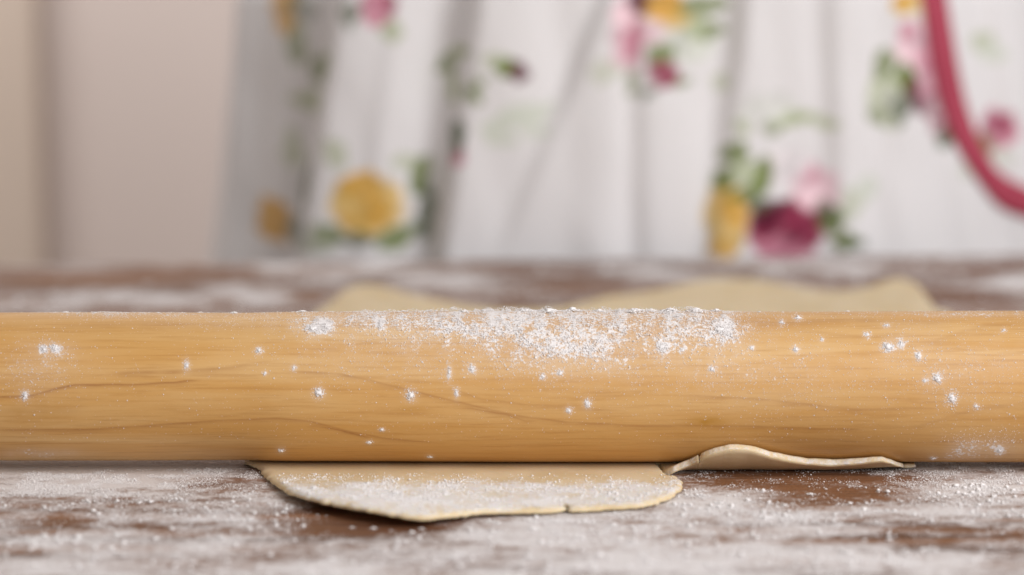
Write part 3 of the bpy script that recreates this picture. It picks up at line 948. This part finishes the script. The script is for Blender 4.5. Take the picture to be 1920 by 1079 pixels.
# ---------------------------------------------------------------- loose flour grains (real geometry)
bm = bmesh.new()
bmesh.ops.create_icosphere(bm, subdivisions=1, radius=1.0)
OCT = np.array([[1, 0, 0], [-1, 0, 0], [0, 1, 0], [0, -1, 0], [0, 0, 1], [0, 0, -1.0]])
OCTF = np.array([[0, 2, 4], [2, 1, 4], [1, 3, 4], [3, 0, 4], [2, 0, 5], [1, 2, 5], [3, 1, 5], [0, 3, 5]])
ICO = np.array([v.co[:] for v in bm.verts])
ICOF = np.array([[v.index for v in f.verts] for f in bm.faces])
bm.free()


def grains(name, centers, radii, normals, flat, label):
    n = len(centers)
    jit = 1 + 0.22 * rng.standard_normal((n, len(OCT), 1)).clip(-1.6, 1.6)
    v = OCT[None] * jit * radii[:, None, None]
    an = rng.uniform(0, 6.28, n)
    c, s = np.cos(an), np.sin(an)
    vx = v[..., 0] * c[:, None] - v[..., 1] * s[:, None]
    vy = v[..., 0] * s[:, None] + v[..., 1] * c[:, None]
    v = np.stack([vx, vy, v[..., 2]], -1)
    # flatten along the surface normal
    dt = (v * normals[:, None]).sum(2)
    v = v - normals[:, None] * (dt * (1 - flat))[..., None]
    v = v + centers[:, None]
    f = OCTF[None] + (np.arange(n) * len(OCT))[:, None, None]
    o = make(name, v.reshape(-1, 3), f.reshape(-1, 3), M_FLOUR, smooth=True)
    tag(o, label, 'flour', kind='stuff')
    return o


# on the table in front, denser where the flour is heaped
def table_pts(n, lo, hi, power=2.2):
    u = rng.uniform(-0.24, 0.28, n)
    w = rng.uniform(lo, hi, n)
    x, y = t2w(u, w)
    px, py = proj(np.stack([x, y, 0 * x], -1))
    d = dens_table(x, y)
    clump = fbm(x * 160, y * 160, 101, 3)
    p = np.clip(d, 0.03, 1) ** power * sstep(0.35, 0.68, clump)
    ok = (rng.random(n) < p) & (px > -60) & (px < 1980)
    return x[ok], y[ok]


wf = Y_EDGE - Y_PIN
x, y = table_pts(330000, wf - 0.006, wf + 0.165)
x2, y2 = table_pts(400000, wf - 0.004, wf + 0.085, 1.3)
x, y = np.concatenate([x2[:70000], x]), np.concatenate([y2[:70000], y])
on = inside(np.stack([x, y], 1))
x, y = x[~on], y[~on]
x, y = x[:125000], y[:125000]
r = np.exp(rng.normal(math.log(0.00012), 0.45, len(x))).clip(0.00008, 0.00075)
up = np.tile([0, 0, 1.0], (len(x), 1))
xb, yb = table_pts(9000, wf + 0.035, wf + 0.165, 1.2)
on = inside(np.stack([xb, yb], 1))
xb, yb = xb[~on][:5200], yb[~on][:5200]
rb = np.exp(rng.normal(math.log(0.00055), 0.42, len(xb))).clip(0.0003, 0.0010)
x, y, r = np.concatenate([x, xb]), np.concatenate([y, yb]), np.concatenate([r, rb])
up = np.tile([0, 0, 1.0], (len(x), 1))
grains('loose_flour', np.stack([x, y, r * 0.3 + 0.0001], -1), r, up, 0.6, 'loose white flour scattered on the table in front of the rolling pin')
x, y = table_pts(30000, 0.01, wf - 0.03, 1.6)
on = inside(np.stack([x, y], 1))
x, y = x[~on][:6000], y[~on][:6000]
r = np.exp(rng.normal(math.log(0.0005), 0.5, len(x))).clip(0.0002, 0.002)
up = np.tile([0, 0, 1.0], (len(x), 1))
grains('loose_flour', np.stack([x, y, r * 0.3], -1), r, up, 0.5, 'loose white flour scattered on the table behind the rolling pin')

# on the pin
n = 420000
x = rng.uniform(-0.176, 0.176, n)
ph_ = rng.uniform(-0.75, 2.2, n)
d, px, py = dens_pin(x, ph_)
cl_ = fbm(px / 9, py / 9, 111, 3)
p = (np.clip(d, 0, 1) ** 1.15) * (0.35 + 0.8 * sstep(0.4, 0.65, cl_)) + 0.006
ok = rng.random(n) < p * 0.62
x, ph_, d = x[ok][:70000], ph_[ok][:70000], d[ok][:70000]
r = np.exp(rng.normal(math.log(0.000105), 0.40, len(x))).clip(0.00005, 0.0004) * (0.85 + 0.45 * np.clip(d, 0, 1))
nm = np.stack([0 * x, -np.sin(ph_), np.cos(ph_)], -1)
hump = sstep(0.42, 0.75, fbm(x * 260, ph_ * 7, 141, 2))
pile = 0.9 * (np.clip(d - 0.45, 0, 1) * 0.0005 + sstep(0.45, 0.8, d) * hump * 0.0015 * np.exp(-(ph_ / 0.55) ** 2)) * rng.random(len(x)) ** 0.5 * np.clip(np.cos(ph_ + 0.1), 0, 1)
grains('clinging_flour', pin_surf(x, ph_) + nm * (r * 0.3 + pile)[:, None], r, nm, 0.45, 'fine white flour clinging to the top and front of the rolling pin')

# on the dough flap
n = 160000
x = rng.uniform(ring[:, 0].min(), ring[:, 0].max(), n)
y = rng.uniform(Y_PIN - 0.10, Y_PIN - 0.02, n)
ok = inside(np.stack([x, y], 1))
x, y = x[ok], y[ok]
px, py = proj(np.stack([x, y, 0 * x + T_D], -1))
d = dens_dough(px, py) * 1.3
cl_ = fbm(x * 170, y * 170, 121, 3)
ok = rng.random(len(x)) < np.clip(d, 0, 1) ** 1.5 * (0.1 + 0.9 * sstep(0.38, 0.62, cl_)) * 0.55
ok &= dist_edge(np.stack([x, y], 1)) > 0.0012
x, y, px, py = x[ok][:24000], y[ok][:24000], px[ok][:24000], py[ok][:24000]
r = np.exp(rng.normal(math.log(0.00018), 0.42, len(x))).clip(0.00008, 0.0007)
up = np.tile([0, 0, 1.0], (len(x), 1))
z = dough_lift(x, y, px, py) + T_D
grains('dusting_flour', np.stack([x, y, z + r * 0.25], -1), r, up, 0.65, 'white flour dusted over the dough flap in front of the rolling pin')

# ---------------------------------------------------------------- flour clumps one can tell apart
def clump(name, center, normal, rad, label, group, tall=1.0, seed=0):
    g = np.random.default_rng(seed)
    nrm_ = np.array(normal, float)
    t1 = np.cross(nrm_, [1.0, 0.02, 0.01])
    t1 /= np.linalg.norm(t1)
    t2 = np.cross(nrm_, t1)                      # t2 runs along x
    m = int(np.clip(40 + rad * 50000, 50, 190))
    rr_ = rad * 0.55 * np.abs(g.standard_normal(m)).clip(0, 2.6)
    aa = g.uniform(0, 6.28, m)
    hh = rad * 0.20 * np.clip(1 - (rr_ / rad) ** 2, 0, 1) * g.random(m)
    gr_ = rad * g.uniform(0.07, 0.19, m) * np.clip(1.2 - rr_ / rad * 0.6, 0.35, 1)
    gr_[:4] = rad * 0.34
    rr_[:4] *= 0.4
    cc = (t1[None] * (rr_ * np.cos(aa) * tall)[:, None] + t2[None] * (rr_ * np.sin(aa))[:, None] + nrm_[None] * (hh + gr_ * 0.1)[:, None])
    v = ICO[None] * (1 + 0.25 * g.standard_normal((m, 12, 1)).clip(-1.5, 1.5)) * gr_[:, None, None]
    dt = (v * nrm_).sum(2)
    v = v - nrm_ * (dt * 0.68)[..., None] + cc[:, None]
    f = ICOF[None] + (np.arange(m) * 12)[:, None, None]
    o = make(name, v.reshape(-1, 3), f.reshape(-1, 3), M_FLOUR)
    o.location = center
    tag(o, label, 'flour clump', group)
    return o


phi_t = np.linspace(-0.15, 2.6, 1500)
for i, (px, py, rp, tall) in enumerate(PINC):
    x0 = (px - 960) / F * (Y_PIN - 0.02)
    for _ in range(3):
        S = pin_surf(np.full_like(phi_t, x0), phi_t)
        qx, qy = proj(S)
        m_ = np.argmin(np.abs(qy - py) + 1e3 * (phi_t > 2.75))
        x0 = (px - 960) / F * (S[m_, 1] * CT - (S[m_, 2] - H_CAM) * ST)
    p = S[m_]
    nm_ = (0, -math.sin(phi_t[m_]), math.cos(phi_t[m_]))
    clump('flour_clump', p, nm_, rp / F * Y_PIN * 0.85, ('small white flour streak drawn out down the face of the rolling pin' if tall > 1.8 else
           'plump white flour clump stuck to the rolling pin, larger than its neighbours' if rp >= 12 else
           'small white flour crumb stuck to the rolling pin'), 'flour clumps on the rolling pin', tall, 300 + i)
# lumps along the crest, silhouetted against the table behind
for i, px in enumerate([110, 165, 365, 430, 560, 752, 868, 905, 985, 1030, 1075, 1125, 1165, 1226, 1260, 1310, 1350, 1430, 1600, 800, 1195]):
    x0 = (px - 960) / F * Y_PIN
    a0 = -0.10 + 0.06 * math.sin(i * 2.3)
    p = pin_surf(np.array([x0]), np.array([a0]))[0]
    big = 1.45 if 850 < px < 1370 else 0.8
    clump('flour_clump', p, (0, -math.sin(a0), math.cos(a0)), 0.0024 * big * (0.8 + 0.3 * math.sin(i * 5.1)),
          'white flour lump on the crest of the rolling pin', 'flour lumps on the pin crest', 1.3, 400 + i)
TABC = [(595, 966, 5), (612, 968, 5), (660, 990, 8), (700, 991, 10), (733, 996, 6), (790, 992, 8), (1749, 885, 7), (1150, 985, 14), (1000, 992, 18), (1230, 990, 13),
        (60, 1018, 16), (220, 1005, 12), (470, 975, 14), (1880, 1000, 9), (1450, 965, 9), (1320, 930, 10), (1290, 1040, 16), (860, 1040, 18), (1690, 940, 7),
        (1865, 962, 8), (1600, 985, 9), (1520, 927, 11), (330, 1040, 14), (1740, 1030, 9), (990, 1045, 16), (1105, 1050, 12), (620, 1050, 14), (170, 1055, 12)]
for i, (px, py, rp) in enumerate(TABC):
    p = ground(px, py)
    clump('flour_clump', p, (0, 0, 1), rp / F * p[1] * 0.9, 'small white flour clump lying on the table in front of the dough',
          'flour clumps on the table', 0.9, 500 + i)
for i, (px, py, rp) in enumerate([(590, 930, 16), (742, 938, 20), (690, 915, 9), (805, 948, 13), (900, 955, 11), (960, 925, 9), (1060, 935, 10), (855, 920, 10), (1150, 925, 9), (640, 945, 8)]):
    p = ground(px, py, T_D)
    q_ = proj(p)
    p[2] = dough_lift(np.array([p[0]]), np.array([p[1]]), np.array([px * 1.0]), np.array([py * 1.0]))[0] + T_D
    clump('flour_clump', p, (0, 0, 1), rp / F * p[1] * 0.85, 'small white flour clump lying on the dough flap',
          'flour clumps on the dough', 0.9, 600 + i)
